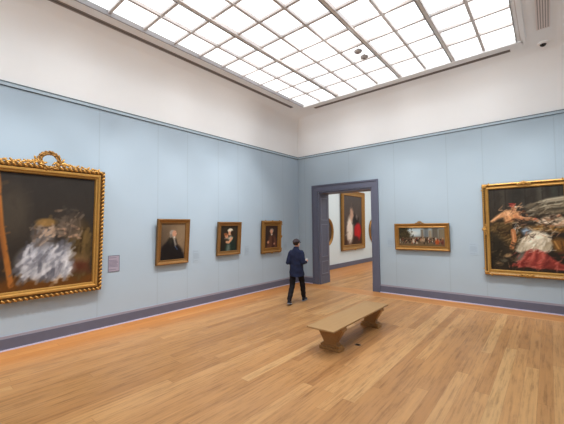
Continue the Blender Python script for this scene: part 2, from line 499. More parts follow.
MB().ell((0, 0, 0.035), (0.06, 0.06, 0.055), n=20, m=12).build('dome', M['black'], t, smooth=180)
for (x, y, lb) in ((3.97, -2.99, 'round grey detector under the skylight, nearer of the pair'), (3.97, -2.68, 'round grey detector under the skylight, farther of the pair')):
    t = thing('smoke_detector', lb, 'detector', (x, y, 5.93), group='detectors under the skylight')
    MB().lathe([(0.0, 0.0), (0.055, 0.0), (0.085, 0.02), (0.095, 0.05), (0.0, 0.05)], 24).build('housing', M['grey'], t, smooth=40)
    MB().lathe([(0.0, -0.008), (0.028, -0.008), (0.032, 0.004), (0.0, 0.004)], 16).build('sensor', M['slot'], t, smooth=40)
    MB().tube([(0, 0, 0.05), (0, 0, 0.141)], 0.015).build('stem', M['grey'], t)

# floor socket
t = thing('floor_outlet', 'small dark socket plate set in the floor beside the bench', 'outlet', (4.54, -4.42, 0.0))
MB().box(-0.045, 0.045, -0.036, 0.036, 0.0, 0.006).bevel(0.002).build('plate', M['slot_dark'], t)
MB().box(-0.03, 0.03, -0.022, 0.022, 0.006, 0.009).build('lid', M['black'], t)

# ------------------------------------------------------------------ painted canvases
class Canvas:
    def __init__(s, nu, nv, bg):
        s.nu, s.nv = nu, nv
        s.U, s.V = np.meshgrid((np.arange(nu)+0.5)/nu, (np.arange(nv)+0.5)/nv)
        s.asp = nu / nv
        s.C = np.zeros((nv, nu, 3)) + np.array(bg, float)
    def put(s, mask, c):
        s.C += (np.array(c, float) - s.C) * mask[..., None]
    def grad(s, c0, c1, ang=90, k=1.0):
        a = math.radians(ang); d = (s.U-.5)*math.cos(a) + (s.V-.5)*math.sin(a) + .5
        d = np.clip(d, 0, 1)
        s.put((1-d)*k, c0); s.put(d*k*0.9, c1)
    def ell(s, u, v, ru, rv, c, soft=0.3, ang=0, k=1.0):
        a = math.radians(ang)
        du, dv = (s.U-u)*s.asp, s.V-v
        x = du*math.cos(a)+dv*math.sin(a); y = -du*math.sin(a)+dv*math.cos(a)
        r = np.sqrt((x/(ru*s.asp))**2 + (y/rv)**2) if ang == 0 else np.sqrt((x/ru)**2 + (y/rv)**2)
        s.put(np.clip((1+soft/2-r)/max(soft, 1e-3), 0, 1)*k, c)
    def poly(s, pts, c, soft=0.015, k=1.0):
        P = np.array(pts, float); n = len(P)
        inside = np.zeros(s.U.shape, bool); dist = np.full(s.U.shape, 9.0)
        for i in range(n):
            (x0, y0), (x1, y1) = P[i], P[(i+1) % n]
            cond = ((y0 > s.V) != (y1 > s.V))
            with np.errstate(divide='ignore', invalid='ignore'):
                xi = (x1-x0)*(s.V-y0)/(y1-y0+1e-12)+x0
            inside ^= cond & (s.U < xi)
            ex, ey = x1-x0, y1-y0
            tt = np.clip(((s.U-x0)*ex+(s.V-y0)*ey)/(ex*ex+ey*ey+1e-12), 0, 1)
            dist = np.minimum(dist, np.hypot(s.U-x0-tt*ex, s.V-y0-tt*ey))
        sd = np.where(inside, dist, -dist)
        m = np.clip(sd/soft*0.5+0.5, 0, 1)*k
        s.put(m, c); return m
    def line(s, pts, w, c, soft=0.4, k=1.0):
        P = np.array(pts, float); dist = np.full(s.U.shape, 9.0)
        for (x0, y0), (x1, y1) in zip(P, P[1:]):
            ex, ey = (x1-x0)*s.asp, y1-y0
            px, py = (s.U-x0)*s.asp, s.V-y0
            tt = np.clip((px*ex+py*ey)/(ex*ex+ey*ey+1e-12), 0, 1)
            dist = np.minimum(dist, np.hypot(px-tt*ex, py-tt*ey))
        s.put(np.clip((w*(1+soft/2)-dist)/(w*soft), 0, 1)*k, c)
    def strokes(s, n, box, lw, length, ang, spread, jit, cols=None, k=0.6):
        u0, u1, v0, v1 = box
        for _ in range(n):
            u, v = rng.uniform(u0, u1), rng.uniform(v0, v1)
            a = math.radians(ang + rng.uniform(-spread, spread)); L = length*rng.uniform(.5, 1.2)
            if cols is None:
                i, j = min(s.nv-1, int(v*s.nv)), min(s.nu-1, int(u*s.nu)); c = s.C[i, j] * (1 + rng.uniform(-jit, jit))
            else:
                c = np.array(cols[rng.integers(len(cols))], float) * (1 + rng.uniform(-jit, jit))
            du, dv = math.cos(a)*L/2/s.asp, math.sin(a)*L/2
            s.line([(u-du, v-dv), (u+du, v+dv)], lw*rng.uniform(.6, 1.3), np.clip(c, 0, 255), 0.8, k)
    def object(s, name, w, h, z0, fwd, parent):
        """canvas mesh w x h, lower edge at z0, facing -y"""
        nu, nv = s.nu, s.nv
        xs = (np.arange(nu)/(nu-1)-.5)*w; zs = np.arange(nv)/(nv-1)*h+z0
        X, Z = np.meshgrid(xs, zs)
        co = np.stack([X, np.full_like(X, -fwd), Z], -1).reshape(-1, 3)
        idx = np.arange(nu*nv).reshape(nv, nu)
        f = np.stack([idx[:-1, :-1], idx[:-1, 1:], idx[1:, 1:], idx[1:, :-1]], -1).reshape(-1, 4)
        me = bpy.data.meshes.new(name); me.from_pydata(co.tolist(), [], f.tolist()); me.update()
        at = me.color_attributes.new('paint', 'FLOAT_COLOR', 'POINT')
        c = np.clip(s.C/255, 0, 1)**1.16; c = np.minimum(.9, GAIN*np.where(c <= .04045, c/12.92, ((c+.055)/1.055)**2.4))
        at.data.foreach_set('color', np.concatenate([c, np.ones((nv, nu, 1))], -1).reshape(-1).astype(np.float32))
        me.materials.append(M['paint'])
        o = bpy.data.objects.new(name, me); COL.objects.link(o); o.parent = parent
        return o

# ---- frames
def picture(label, loc, rotz, tilt, group='framed paintings'):
    return thing('framed_painting', label, 'painting', loc, (math.radians(tilt), 0, rotz), group)
def frame_body(w, h, prof, mat, parent, extra=None, dark=(0,), bead_mat=None, bead_name='carved_edge'):
    mb = MB(); mb.sweep_rect(w, h, prof, dark)
    o = mb.build('frame', mat, parent, smooth=30)
    o.data.materials.append(M['gold_dark'])
    if extra:
        eb = MB(); extra(eb); eb.build(bead_name, bead_mat or mat, o, smooth=180)
    return o
def backing(w, h, parent, d=0.02):
    MB().box(-w/2+0.02, w/2-0.02, -0.008, 0.0, 0.02, h-0.02).build('backing', M['backing'], parent)
def beads(mb, w, h, inset, fwd, step, r, squash=(1, 0.7, 0.7), slant=0.0):
    """carved bead or rope pattern along the four sides"""
    def run(p0, p1):
        n = max(2, int((p1-p0).length/step)); d = (p1-p0).normalized()
        for i in range(n):
            p = p0.lerp(p1, (i+.5)/n)
            ang = math.atan2(d.z, d.x)
            mb.ell(p, (r*squash[0], r*squash[1], r*squash[2]), (0, -ang+slant, 0), n=7, m=5)
    a, b = w/2-inset, h-inset
    V = Vector
    run(V((-a, -fwd, inset)), V((a, -fwd, inset))); run(V((a, -fwd, inset)), V((a, -fwd, b)))
    run(V((a, -fwd, b)), V((-a, -fwd, b))); run(V((-a, -fwd, b)), V((-a, -fwd, inset)))
def shell(x, z, fwd, size, mat, parent, name, ang=0.0, petals=7):
    """carved cartouche: a fan of lobes with a boss and two side scrolls"""
    mb = MB()
    for i in range(petals):
        a = ang + (i/(petals-1)-.5)*2.6 + PI/2
        c = (x+math.cos(a)*size*.5, -fwd, z+math.sin(a)*size*.38)
        mb.ell(c, (size*.42, size*.2, size*.13), (0, -a, 0), n=8, m=6)
    mb.ell((x, -fwd-size*.12, z), (size*.24, size*.2, size*.22), n=10, m=7)
    for s_ in (-1, 1):
        d = Vector((math.cos(ang), 0, math.sin(ang)))
        c = Vector((x, -fwd, z)) + d*s_*size*.75
        mb.ell(c, (size*.42, size*.16, size*.15), (0, -ang+s_*.35, 0), n=8, m=6)
        mb.ell(c+d*s_*size*.45, (size*.17, size*.17, size*.17), n=8, m=6)
    return mb.build(name, mat, parent, smooth=180)

LW = PI/2       # turn of things hung on the left wall (local -y looks into the room)

# (1) very large canvas with wreath crest, left wall.  A plain stand-in: soft fields of colour only
w, h = 1.91, 2.39
p = picture('very large painting in a gilt frame topped by a laurel wreath', (0.035, -7.80, 0.81), LW, 2.9)
backing(w, h, p)
def ropes(mb): beads(mb, w, h, 0.032, 0.070, 0.074, 0.048, (0.95, 0.6, 0.40), 0.8)
frame_body(w, h, [(0.0, 0.0), (0.0, 0.05), (0.012, 0.075), (0.05, 0.078), (0.062, 0.055), (0.075, 0.05), (0.085, 0.075), (0.10, 0.09), (0.125, 0.085), (0.14, 0.06), (0.165, 0.055), (0.178, 0.03), (0.178, 0.012)], M['gold'], p, ropes, (0, 1, 2, 3, 4))
cv = Canvas(150, 190, (56, 51, 47))
cv.grad((60, 52, 44), (54, 51, 49), 90)
cv.ell(.20, .66, .14, .22, (84, 76, 66), .9, k=.7)
cv.poly([(-.1, -.1), (1.1, -.1), (1.1, .10), (-.1, .12)], (108, 70, 30), .04)
cv.poly([(-.1, .10), (.12, .10), (.12, .34), (-.1, .34)], (58, 44, 36), .06, k=.8)
cv.ell(.84, .33, .15, .26, (82, 66, 40), .5)
cv.strokes(40, (.72, .95, .12, .52), .012, .16, 80, 14, .2, [(104, 86, 54), (62, 48, 30), (88, 72, 44)], .6)
cv.poly([(.74, .12), (.96, .12), (.94, .22), (.76, .23)], (96, 52, 38), .03, k=.8)
cv.poly([(.78, .22), (.94, .22), (.90, .27), (.80, .27)], (150, 122, 90), .04, k=.7)
cv.ell(.50, .24, .25, .16, (150, 152, 160), .45)
cv.ell(.60, .16, .18, .08, (170, 172, 178), .6, k=.9)
cv.strokes(130, (.27, .74, .09, .38), .015, .12, 62, 30, .1, [(216, 216, 220), (186, 188, 196), (104, 106, 116), (232, 232, 234), (132, 134, 144), (72, 72, 82)], .42)
cv.ell(.47, .45, .10, .09, (126, 122, 122), .7, k=.9)
cv.strokes(30, (.38, .58, .40, .56), .010, .07, 40, 60, .15, [(196, 168, 142), (90, 78, 70), (170, 150, 132)], .55)
cv.ell(.50, .58, .10, .035, (158, 124, 72), .6, k=.8)
cv.ell(.74, .54, .12, .10, (92, 80, 70), .8, k=.9)
cv.strokes(40, (.60, .86, .44, .70), .010, .07, 30, 70, .15, [(186, 152, 126), (108, 96, 84), (134, 120, 106), (70, 60, 54)], .5)
cv.line([(.05, 1.0), (.10, .55), (.20, .06)], .020, (176, 116, 58), .6, .9)
cv.poly([(-.1, .95), (.03, .92), (.12, .30), (-.1, .30)], (88, 56, 44), .04, k=.85)
cv.strokes(120, (0, 1, .0, 1), .012, .10, 75, 60, .10, k=.4)
cv.object('canvas', w-0.34, h-0.34, 0.17, 0.022, p)
# crest: ring of laurel leaves, and two laurel sprays along the top edge
cr = MB()
for k in range(40):
    a = k/40*2*PI + 0.1
    rr = 0.145 + (0.024 if k % 2 else -0.014)
    cr.ell((rr*math.cos(a), -0.065-(0.02 if k % 3 == 0 else 0), h+0.085+rr*0.95*math.sin(a)), (0.042, 0.02, 0.019), (0, -(a+PI/2)+(.5 if k % 2 else -.5), 0), n=7, m=5)
crest = cr.build('crest_wreath', M['gold_old'], p, smooth=180)
for s_ in (-1, 1):
    sp = MB()
    for k in range(26):
        t_ = k/25; x = s_*(0.07+0.78*t_)
        z = h + 0.040*(1-t_)**1.3 + 0.02*math.sin(k*2.2)
        sp.ell((x, -0.075, z), (0.045, 0.02, 0.018), (0, s_*(-.2)+(.6 if k % 2 else -.6), 0), n=7, m=5)
    for k in range(7):       # upright leaf tips beside the wreath
        x = s_*(0.13+0.035*k); sp.ell((x, -0.07, h+0.085-0.009*k), (0.040, 0.016, 0.015), (0, s_*-0.9 if k % 2 else s_*-0.3, 0), n=7, m=5)
    sp.ell((s_*.21, -.07, h+.105), (0.02, 0.018, 0.05), (0, s_*.4, 0), n=7, m=5)
    sp.build('laurel_spray', M['gold'], p, smooth=180)

# (2) (3) (4) three portraits on the left wall
PLAIN = [(0.0, 0.0), (0.0, 0.06), (0.008, 0.072), (0.03, 0.072), (0.04, 0.055), (0.06, 0.046), (0.085, 0.036), (0.092, 0.044), (0.102, 0.044), (0.11, 0.03), (0.11, 0.012)]
def portrait_base(cvs, sky): pass

w, h = 0.87, 1.10
p = picture('portrait of a white-wigged sitter in a black coat, plain gilt frame', (0.01, -5.215, 1.16), LW, 4.2)
backing(w, h, p); frame_body(w, h, PLAIN, M['gold_brown'], p, lambda mb: beads(mb, w, h, 0.02, 0.07, 0.03, 0.013))
cv = Canvas(84, 114, (108, 92, 76))
cv.grad((84, 72, 60), (132, 112, 90), 35)
cv.ell(.78, .66, .35, .35, (142, 122, 98), .9, k=.7)
cv.poly([(-.05, -.05), (1.0, -.05), (.96, .14), (.84, .30), (.68, .42), (.62, .56), (.36, .60), (.22, .48), (.06, .36)], (26, 23, 26), .04)
cv.poly([(.30, .56), (.44, .62), (.48, .48), (.40, .40)], (52, 50, 38), .05, k=.8)
cv.poly([(.50, .60), (.56, .60), (.63, .40), (.58, .38)], (176, 170, 158), .035)
cv.line([(.60, .36), (.68, .28)], .012, (88, 118, 160), .6, .8)
cv.ell(.46, .73, .115, .085, (156, 148, 138), .4); cv.ell(.41, .65, .06, .05, (130, 122, 112), .6)
cv.ell(.54, .715, .085, .085, (192, 148, 122), .3)
cv.ell(.58, .73, .012, .008, (70, 48, 42), .6); cv.ell(.60, .675, .02, .007, (160, 90, 80), .6); cv.line([(.60, .725), (.615, .70)], .008, (220, 176, 150), .6)
cv.ell(.54, .615, .04, .025, (196, 190, 180), .6)
cv.strokes(90, (0, 1, 0, 1), .014, .08, 70, 70, .09, k=.5)
cv.object('canvas', w-0.21, h-0.21, 0.105, 0.02, p)

w, h = 0.866, 0.945
p = picture('portrait of a white-capped figure holding a child, plain gilt frame', (0.01, -3.43, 1.25), LW, 4.2)
backing(w, h, p); frame_body(w, h, [(d*1.06, f) for d, f in PLAIN], M['gold_brown'], p, lambda mb: beads(mb, w, h, 0.02, 0.07, 0.03, 0.013))
cv = Canvas(84, 94, (48, 42, 34))
cv.grad((40, 36, 30), (60, 52, 42), 60)
cv.poly([(.22, -.05), (.92, -.05), (.86, .40), (.72, .60), (.52, .58), (.40, .40)], (34, 52, 46), .06)
cv.poly([(.34, -.05), (.60, -.05), (.56, .25), (.42, .30)], (120, 132, 124), .07, k=.8)
cv.ell(.56, .80, .15, .09, (214, 206, 188), .35); cv.ell(.52, .70, .085, .085, (208, 164, 132), .35)
cv.ell(.66, .70, .08, .10, (60, 44, 32), .5)
cv.ell(.35, .60, .10, .085, (196, 140, 108), .4); cv.ell(.30, .66, .10, .05, (142, 90, 56), .5)
cv.poly([(.26, .50), (.44, .48), (.62, .38), (.72, .52), (.60, .60), (.46, .54)], (208, 196, 176), .05, k=.85)
cv.line([(.66, .50), (.50, .34), (.36, .36)], .045, (204, 156, 124), .6)
cv.ell(.36, .595, .012, .01, (70, 44, 36), .6); cv.ell(.49, .71, .012, .01, (70, 44, 36), .6)
cv.strokes(90, (0, 1, 0, 1), .014, .08, 60, 70, .12, k=.5)
cv.object('canvas', w-0.222, h-0.222, 0.111, 0.02, p)

w, h = 0.96, 1.06
ROC = [(0.0, 0.0), (0.0, 0.045), (0.02, 0.07), (0.045, 0.08), (0.07, 0.062), (0.095, 0.040), (0.125, 0.034), (0.145, 0.046), (0.16, 0.046), (0.172, 0.03), (0.172, 0.012)]
p = picture('portrait of a grey-haired sitter in a brown coat, carved scrolling gilt frame', (0.01, -1.595, 1.178), LW, 2.6)
backing(w, h, p); frame_body(w, h, ROC, M['gold_old'], p, lambda mb: beads(mb, w, h, 0.11, 0.05, 0.045, 0.02))
cv = Canvas(74, 96, (58, 42, 38))
cv.grad((48, 36, 34), (70, 52, 46), 70)
cv.poly([(.08, -.05), (.98, -.05), (.92, .34), (.74, .56), (.52, .60), (.36, .52), (.22, .26)], (104, 70, 56), .07)
cv.poly([(.56, -.05), (.78, -.05), (.66, .50), (.56, .52)], (62, 38, 36), .05, k=.8)
cv.ell(.52, .78, .15, .10, (142, 132, 120), .4); cv.ell(.50, .73, .10, .095, (206, 160, 132), .35)
cv.ell(.52, .60, .06, .04, (198, 186, 170), .5)
cv.ell(.46, .75, .014, .01, (66, 44, 38), .6); cv.ell(.54, .75, .014, .01, (66, 44, 38), .6); cv.ell(.50, .675, .03, .008, (156, 88, 78), .6)
cv.ell(.26, .26, .08, .06, (196, 146, 116), .5); cv.ell(.74, .18, .07, .05, (176, 128, 104), .5)
cv.strokes(90, (0, 1, 0, 1), .014, .08, 60, 70, .10, k=.5)
cv.object('canvas', w-0.335, h-0.335, 0.1675, 0.02, p)
for (x, z, a) in ((-w/2+.06, .06, 2.36), (w/2-.06, .06, -2.36), (w/2-.06, h-.06, -.785), (-w/2+.06, h-.06, .785)):
    shell(x, z, .07, .085, M['gold_old'], p, 'corner_ornament', a)
for (x, z, a) in ((0, .035, PI), (0, h-.035, 0), (-w/2+.035, h/2, PI/2), (w/2-.035, h/2, -PI/2)):
    shell(x, z, .07, .07, M['gold_old'], p, 'side_ornament', a)

# (5) wide painting right of the doorway
w, h = 1.475, 0.762
p = picture('wide low crowd scene in a gilt frame right of the doorway', (4.342, -0.02, 1.325), 0, 2.2)
backing(w, h, p)
frame_body(w, h, [(0.0, 0.0), (0.0, 0.05), (0.012, 0.062), (0.035, 0.06), (0.055, 0.045), (0.09, 0.04), (0.105, 0.048), (0.118, 0.044), (0.125, 0.028), (0.125, 0.012)], M['gold_old'], p, lambda mb: beads(mb, w, h, 0.022, 0.06, 0.035, 0.014))
cv = Canvas(150, 66, (110, 104, 92))
cv.grad((104, 86, 64), (164, 182, 190), 90)
cv.ell(.36, .82, .2, .3, (176, 192, 198), .8); cv.ell(.30, .70, .14, .12, (206, 206, 198), .9, k=.7)
cv.ell(.06, .75, .13, .45, (62, 56, 40), .5); cv.ell(.16, .58, .10, .25, (76, 66, 46), .6)
for (a, b, c_, t_) in ((.50, .56, (128, 118, 104), .9), (.57, .66, (110, 116, 118), .98), (.67, .73, (150, 138, 118), .85), (.74, .86, (104, 98, 88), .95), (.87, 1.02, (126, 116, 98), .92)):
    cv.poly([(a, .3), (b, .3), (b, t_), (a, t_)], c_, .02)
    cv.line([(a+.02, .4), (a+.02, t_-.06)], .01, (84, 80, 74), .6, .7)
cv.poly([(-.1, -.1), (1.1, -.1), (1.1, .14), (-.1, .12)], (112, 92, 66), .08)
cv.ell(.45, .34, .42, .15, (74, 56, 40), .7, k=.75)
cv.strokes(70, (.0, .34, .5, 1.), .02, .10, 50, 60, .2, [(58, 54, 38), (84, 78, 52), (44, 42, 32)], .5)
for _ in range(150):
    u = rng.uniform(.02, .98); v = .16+rng.uniform(0, .32)*(1-.7*abs(u-.5))
    c_ = [(52, 38, 32), (128, 56, 42), (170, 152, 128), (84, 70, 54), (140, 108, 72), (58, 62, 78), (186, 174, 156), (36, 29, 27), (44, 36, 30)][rng.integers(9)]
    cv.ell(u, v, .006+.006*rng.random(), .04+.035*rng.random(), c_, .6); cv.ell(u, v+.06, .004, .012, (190, 148, 118), .6)
cv.ell(.84, .24, .045, .13, (176, 84, 42), .9, k=.85); cv.ell(.95, .22, .03, .14, (110, 56, 46), .8, k=.8); cv.ell(.33, .28, .02, .12, (190, 180, 162), .9); cv.ell(.52, .32, .05, .10, (176, 152, 124), .9, k=.7); cv.strokes(60, (0, 1, .1, .5), .014, .08, 80, 50, .2, k=.5)
cv.object('canvas', w-0.24, h-0.24, 0.12, 0.02, p)
shell(-.02, h+.012, .06, .085, M['gold_old'], p, 'crest_ornament', 0)

# (6) large painting at the right
w, h = 1.70, 2.255
p = picture('large painting of tumbled figures with white and red drapery, gilt frame', (6.705, -0.02, 0.79), 0, 0.6)
backing(w, h, p)
frame_body(w, h, [(0.0, 0.0), (0.0, 0.05), (0.01, 0.075), (0.035, 0.085), (0.055, 0.065), (0.07, 0.055), (0.095, 0.05), (0.11, 0.06), (0.125, 0.055), (0.14, 0.03), (0.14, 0.012)], M['gold'], p, lambda mb: beads(mb, w, h, 0.030, 0.08, 0.05, 0.019, (1, .6, .55), .6), (0, 1, 3, 4))
cv = Canvas(200, 265, (50, 44, 38))
def Q(*pts):
    """composition sketched on a 176 x 190 sheet (x right, y down)"""
    return [((X-257)/181, (305+(X-257)*.055-Y)/((305+(X-257)*.055)-(115-(X-257)*.04))) for X, Y in pts]
def L(pts, w_, c, soft=.6, k=.85): cv.line(Q(*pts), w_, c, soft, k)
def G(pts, c, soft=.018, k=1.0): cv.poly(Q(*pts), c, soft, k)
def E(X, Y, ru, rv, c, soft=.5, ang=0, k=1.0):
    (u_, v_), = Q((X, Y)); cv.ell(u_, v_, ru, rv, c, soft, ang, k)
cv.grad((44, 37, 30), (58, 54, 49), 90)
for X, w_, c_ in ((270, 6, (62, 58, 53)), (297, 9, (74, 68, 60)), (318, 5, (66, 62, 56)), (345, 10, (72, 68, 62)), (386, 8, (88, 84, 76)), (420, 12, (64, 66, 60))):
    G([(X-w_, 90), (X+w_, 90), (X+w_, 165), (X-w_, 165)], c_, .03, .8); L([(X+w_*.5, 95), (X+w_*.5, 160)], .008, (42, 38, 34), .9, .6)
E(330, 130, .10, .08, (52, 50, 46), .9); E(425, 150, .06, .05, (92, 92, 82), .9)
cv.strokes(120, (0, 1, .55, 1), .012, .10, 80, 30, .12, k=.4)
# pale tumbled stone at the right
for pts, c_ in (([(352, 170), (372, 158), (400, 152), (440, 150), (440, 160), (400, 164), (372, 172)], (140, 130, 110)), ([(372, 150), (398, 140), (440, 134), (440, 146), (404, 150)], (158, 148, 128)), ([(362, 178), (392, 168), (440, 164), (440, 172), (396, 178)], (122, 110, 90)), ([(340, 160), (362, 150), (380, 150), (358, 164)], (108, 98, 82))):
    G(pts, c_, .012)
for pts in (((356, 171), (400, 165), (440, 162)), ((376, 152), (404, 151), (440, 147)), ((364, 180), (400, 179), (440, 174))): L(pts, .010, (76, 66, 52), 1.4, .6)
for pts in (((360, 166), (400, 155), (438, 152)), ((380, 148), (402, 142), (438, 137))): L(pts, .006, (196, 186, 164), .9, .6)
# brown heap at the left
G([(258, 196), (285, 190), (318, 196), (334, 214), (330, 244), (300, 256), (262, 250)], (82, 64, 40), .05)
cv.strokes(70, (.02, .40, .30, .60), .009, .07, 20, 55, .15, [(118, 94, 58), (62, 48, 32), (142, 116, 76), (38, 31, 25), (96, 80, 52)], .6)
G([(258, 218), (280, 222), (300, 246), (296, 300), (258, 300)], (46, 42, 33), .05, .9)
E(322, 203, .035, .03, (44, 38, 34), .6); cv.strokes(14, (.30, .42, .46, .58), .006, .04, 30, 80, .1, [(196, 192, 182), (30, 27, 25), (150, 146, 138)], .7)
# reaching figure with a red cap
G([(259, 193), (272, 181), (288, 172), (300, 166), (316, 164), (332, 170), (336, 178), (324, 184), (314, 194), (298, 196), (296, 182), (280, 186), (266, 194)], (196, 146, 104), .014)
E(308, 173, .045, .026, (222, 178, 138), .9, 8, .9); L([(262, 191), (288, 176)], .007, (226, 184, 146), .9, .7); L([(298, 195), (314, 190), (326, 182)], .008, (122, 78, 50), .8, .8)
L([(301, 170), (304, 186)], .006, (150, 102, 70), .9, .6)
E(321, 163, .030, .024, (176, 126, 96), .5); E(318, 154, .042, .026, (118, 38, 38), .45); E(326, 158, .016, .012, (176, 172, 160), .7); L([(310, 150), (326, 151)], .005, (168, 70, 62), .8, .7)
L([(326, 180), (346, 187), (362, 186), (376, 190)], .020, (178, 124, 88), .5, 1.0); L([(330, 179), (350, 185), (368, 186)], .007, (214, 166, 128), .9, .7)
E(345, 170, .03, .02, (88, 58, 42), .7); E(352, 178, .02, .016, (168, 118, 86), .7); E(372, 188, .020, .012, (180, 104, 84), .7)
# pale figure lying at the right
G([(372, 200), (382, 188), (396, 182), (412, 178), (440, 186), (440, 208), (412, 206), (392, 206)], (212, 188, 162), .018)
E(396, 193, .04, .02, (232, 214, 194), .9); E(412, 184, .045, .024, (62, 40, 32), .5); E(424, 180, .03, .018, (192, 140, 108), .6); L([(384, 200), (410, 204), (440, 200)], .008, (160, 116, 88), .9, .7)
G([(340, 206), (372, 202), (440, 208), (440, 218), (396, 216), (350, 212)], (150, 108, 54), .022); L([(350, 209), (390, 210), (436, 214)], .006, (202, 162, 98), .9, .6)
# blue-grey and white cloth
G([(336, 214), (348, 206), (362, 210), (360, 222), (344, 224)], (112, 126, 140), .02); L([(342, 216), (356, 211)], .008, (176, 188, 196), .9, .7)
G([(322, 262), (328, 248), (338, 234), (350, 222), (366, 214), (384, 216), (402, 226), (408, 244), (402, 260), (388, 268), (364, 266), (344, 262), (334, 266)], (216, 204, 182), .016)
E(366, 236, .09, .05, (238, 228, 210), .9, 20, .9)
for pts, c_ in ((((330, 258), (348, 236), (370, 222)), (170, 156, 132)), (((344, 260), (362, 244), (390, 232)), (180, 166, 142)), (((362, 264), (378, 250), (400, 244)), (160, 144, 120)), (((384, 264), (392, 250), (394, 230)), (148, 132, 108)), (((350, 230), (372, 238), (392, 258)), (186, 172, 150))): L(pts, .013, c_, 1.4, .5)
for pts in (((336, 256), (352, 240), (366, 230)), ((354, 258), (374, 240)), ((374, 260), (388, 246))): L(pts, .010, (246, 238, 222), 1.4, .5)
G([(404, 236), (418, 232), (440, 236), (440, 268), (412, 262)], (132, 94, 50), .03); L([(412, 240), (420, 256)], .008, (190, 146, 88), .9, .7); L([(426, 240), (430, 262)], .008, (82, 56, 34), .9, .7)
L([(317, 214), (320, 234), (312, 254)], .024, (178, 122, 80), .5, 1.0); L([(316, 218), (318, 240)], .008, (212, 160, 118), .9, .7)
# red cloth in the foreground
G([(304, 298), (318, 288), (332, 278), (344, 264), (356, 258), (374, 258), (390, 266), (404, 278), (422, 290), (440, 298), (440, 308), (410, 304), (388, 302), (372, 304), (352, 298), (330, 300)], (166, 78, 68), .014)
for pts, c_ in ((((336, 296), (346, 276), (358, 262)), (106, 42, 38)), (((362, 300), (370, 280), (372, 262)), (112, 46, 42)), (((384, 300), (396, 288), (396, 274)), (92, 38, 34)), (((318, 294), (340, 290), (356, 296)), (118, 50, 44)), (((396, 300), (420, 298), (438, 304)), (100, 42, 38))): L(pts, .017, c_, 1.4, .6)
for pts in (((326, 290), (340, 278), (350, 266)), ((352, 292), (362, 274), (366, 262)), ((376, 294), (386, 280), (384, 268)), ((344, 296), (366, 300))): L(pts, .013, (206, 124, 108), 1.4, .55)
G([(322, 276), (336, 266), (344, 266), (334, 282), (318, 290)], (120, 122, 114), .02, .8)
E(302, 272, .04, .022, (150, 124, 92), .6, 20); E(292, 284, .05, .02, (92, 84, 70), .7); E(280, 292, .05, .02, (128, 108, 84), .8); E(270, 278, .05, .03, (34, 31, 26), .8)
G([(250, 300), (445, 311), (445, 330), (250, 330)], (58, 46, 38), .02)
E(336, 250, .06, .05, (150, 136, 112), 1.2, 20, .45); E(398, 252, .05, .05, (150, 134, 108), 1.2, 0, .5)
E(346, 290, .06, .03, (110, 44, 40), 1.2, 20, .5); E(398, 290, .06, .03, (108, 46, 42), 1.2, -20, .5)
cv.strokes(50, (.36, .84, .22, .46), .007, .06, 40, 40, .06, [(236, 226, 208), (190, 176, 152), (208, 196, 174), (150, 136, 114)], .4)
cv.strokes(50, (.32, 1.0, .04, .24), .007, .06, 40, 45, .08, [(190, 100, 88), (136, 56, 50), (106, 44, 42), (206, 124, 110)], .4)
cv.strokes(90, (.50, 1.0, .50, .82), .007, .07, 14, 24, .1, [(160, 150, 130), (92, 80, 64), (128, 116, 98), (58, 48, 38)], .5)
cv.strokes(60, (.36, 1.0, .40, .62), .007, .05, 10, 60, .15, [(58, 40, 32), (178, 130, 98), (130, 92, 60), (188, 170, 146), (44, 34, 28)], .5)
cv.strokes(60, (.0, .36, .02, .34), .008, .06, 30, 70, .2, [(44, 38, 30), (82, 68, 50), (112, 92, 66), (34, 29, 25)], .5)
cv.strokes(40, (.16, .46, .66, .80), .006, .05, 25, 50, .1, [(206, 158, 118), (150, 102, 72), (222, 180, 142), (92, 64, 46)], .4)
cv.strokes(360, (0, 1, 0, 1), .006, .04, 30, 80, .16, k=.45)
cv.object('canvas', w-0.27, h-0.27, 0.135, 0.022, p)
for (x, z, a) in ((-w/2+.075, .075, 2.36), (w/2-.075, .075, -2.36), (w/2-.075, h-.075, -.785), (-w/2+.075, h-.075, .785)):
    shell(x, z, .075, .095, M['gold'], p, 'corner_ornament', a)
for (x, z, a) in ((0, .06, PI), (0, h-.055, 0), (-w/2+.06, h/2, PI/2), (w/2-.06, h/2, -PI/2)):
    shell(x, z, .08, .10, M['gold'], p, 'side_ornament', a)

# (7) tall painting seen through the doorway.  Plain stand-in: soft fields of colour only
w, h = 2.52, 3.03
p = picture('tall gilt-framed painting with a red patch, seen through the doorway', (NX0+0.012, 5.64, 0.80), LW, 0.8)
backing(w, h, p)
frame_body(w, h, [(0.0, 0.0), (0.0, 0.06), (0.02, 0.09), (0.06, 0.10), (0.10, 0.075), (0.15, 0.055), (0.20, 0.05), (0.225, 0.065), (0.25, 0.06), (0.27, 0.03), (0.27, 0.012)], M['gold_old'], p, lambda mb: beads(mb, w, h, 0.04, 0.1, 0.06, 0.028))
cv = Canvas(90, 120, (84, 74, 70))
cv.grad((84, 62, 50), (88, 82, 80), 90)
cv.poly([(-.1, -.1), (1.1, -.1), (1.1, .10), (-.1, .10)], (74, 48, 36), .06)
cv.ell(.33, .30, .17, .27, (214, 204, 194), .5); cv.ell(.42, .62, .09, .13, (200, 164, 142), .8, k=.85)
cv.ell(.66, .50, .16, .11, (34, 28, 30), .6); cv.ell(.70, .57, .06, .05, (176, 160, 150), .9, k=.6)
cv.ell(.76, .27, .20, .17, (176, 30, 36), .45); cv.ell(.66, .12, .14, .05, (52, 32, 30), .8, k=.7)
cv.strokes(120, (0, 1, 0, 1), .016, .12, 80, 60, .10, k=.5)
cv.object('canvas', w-0.53, h-0.53, 0.265, 0.022, p)
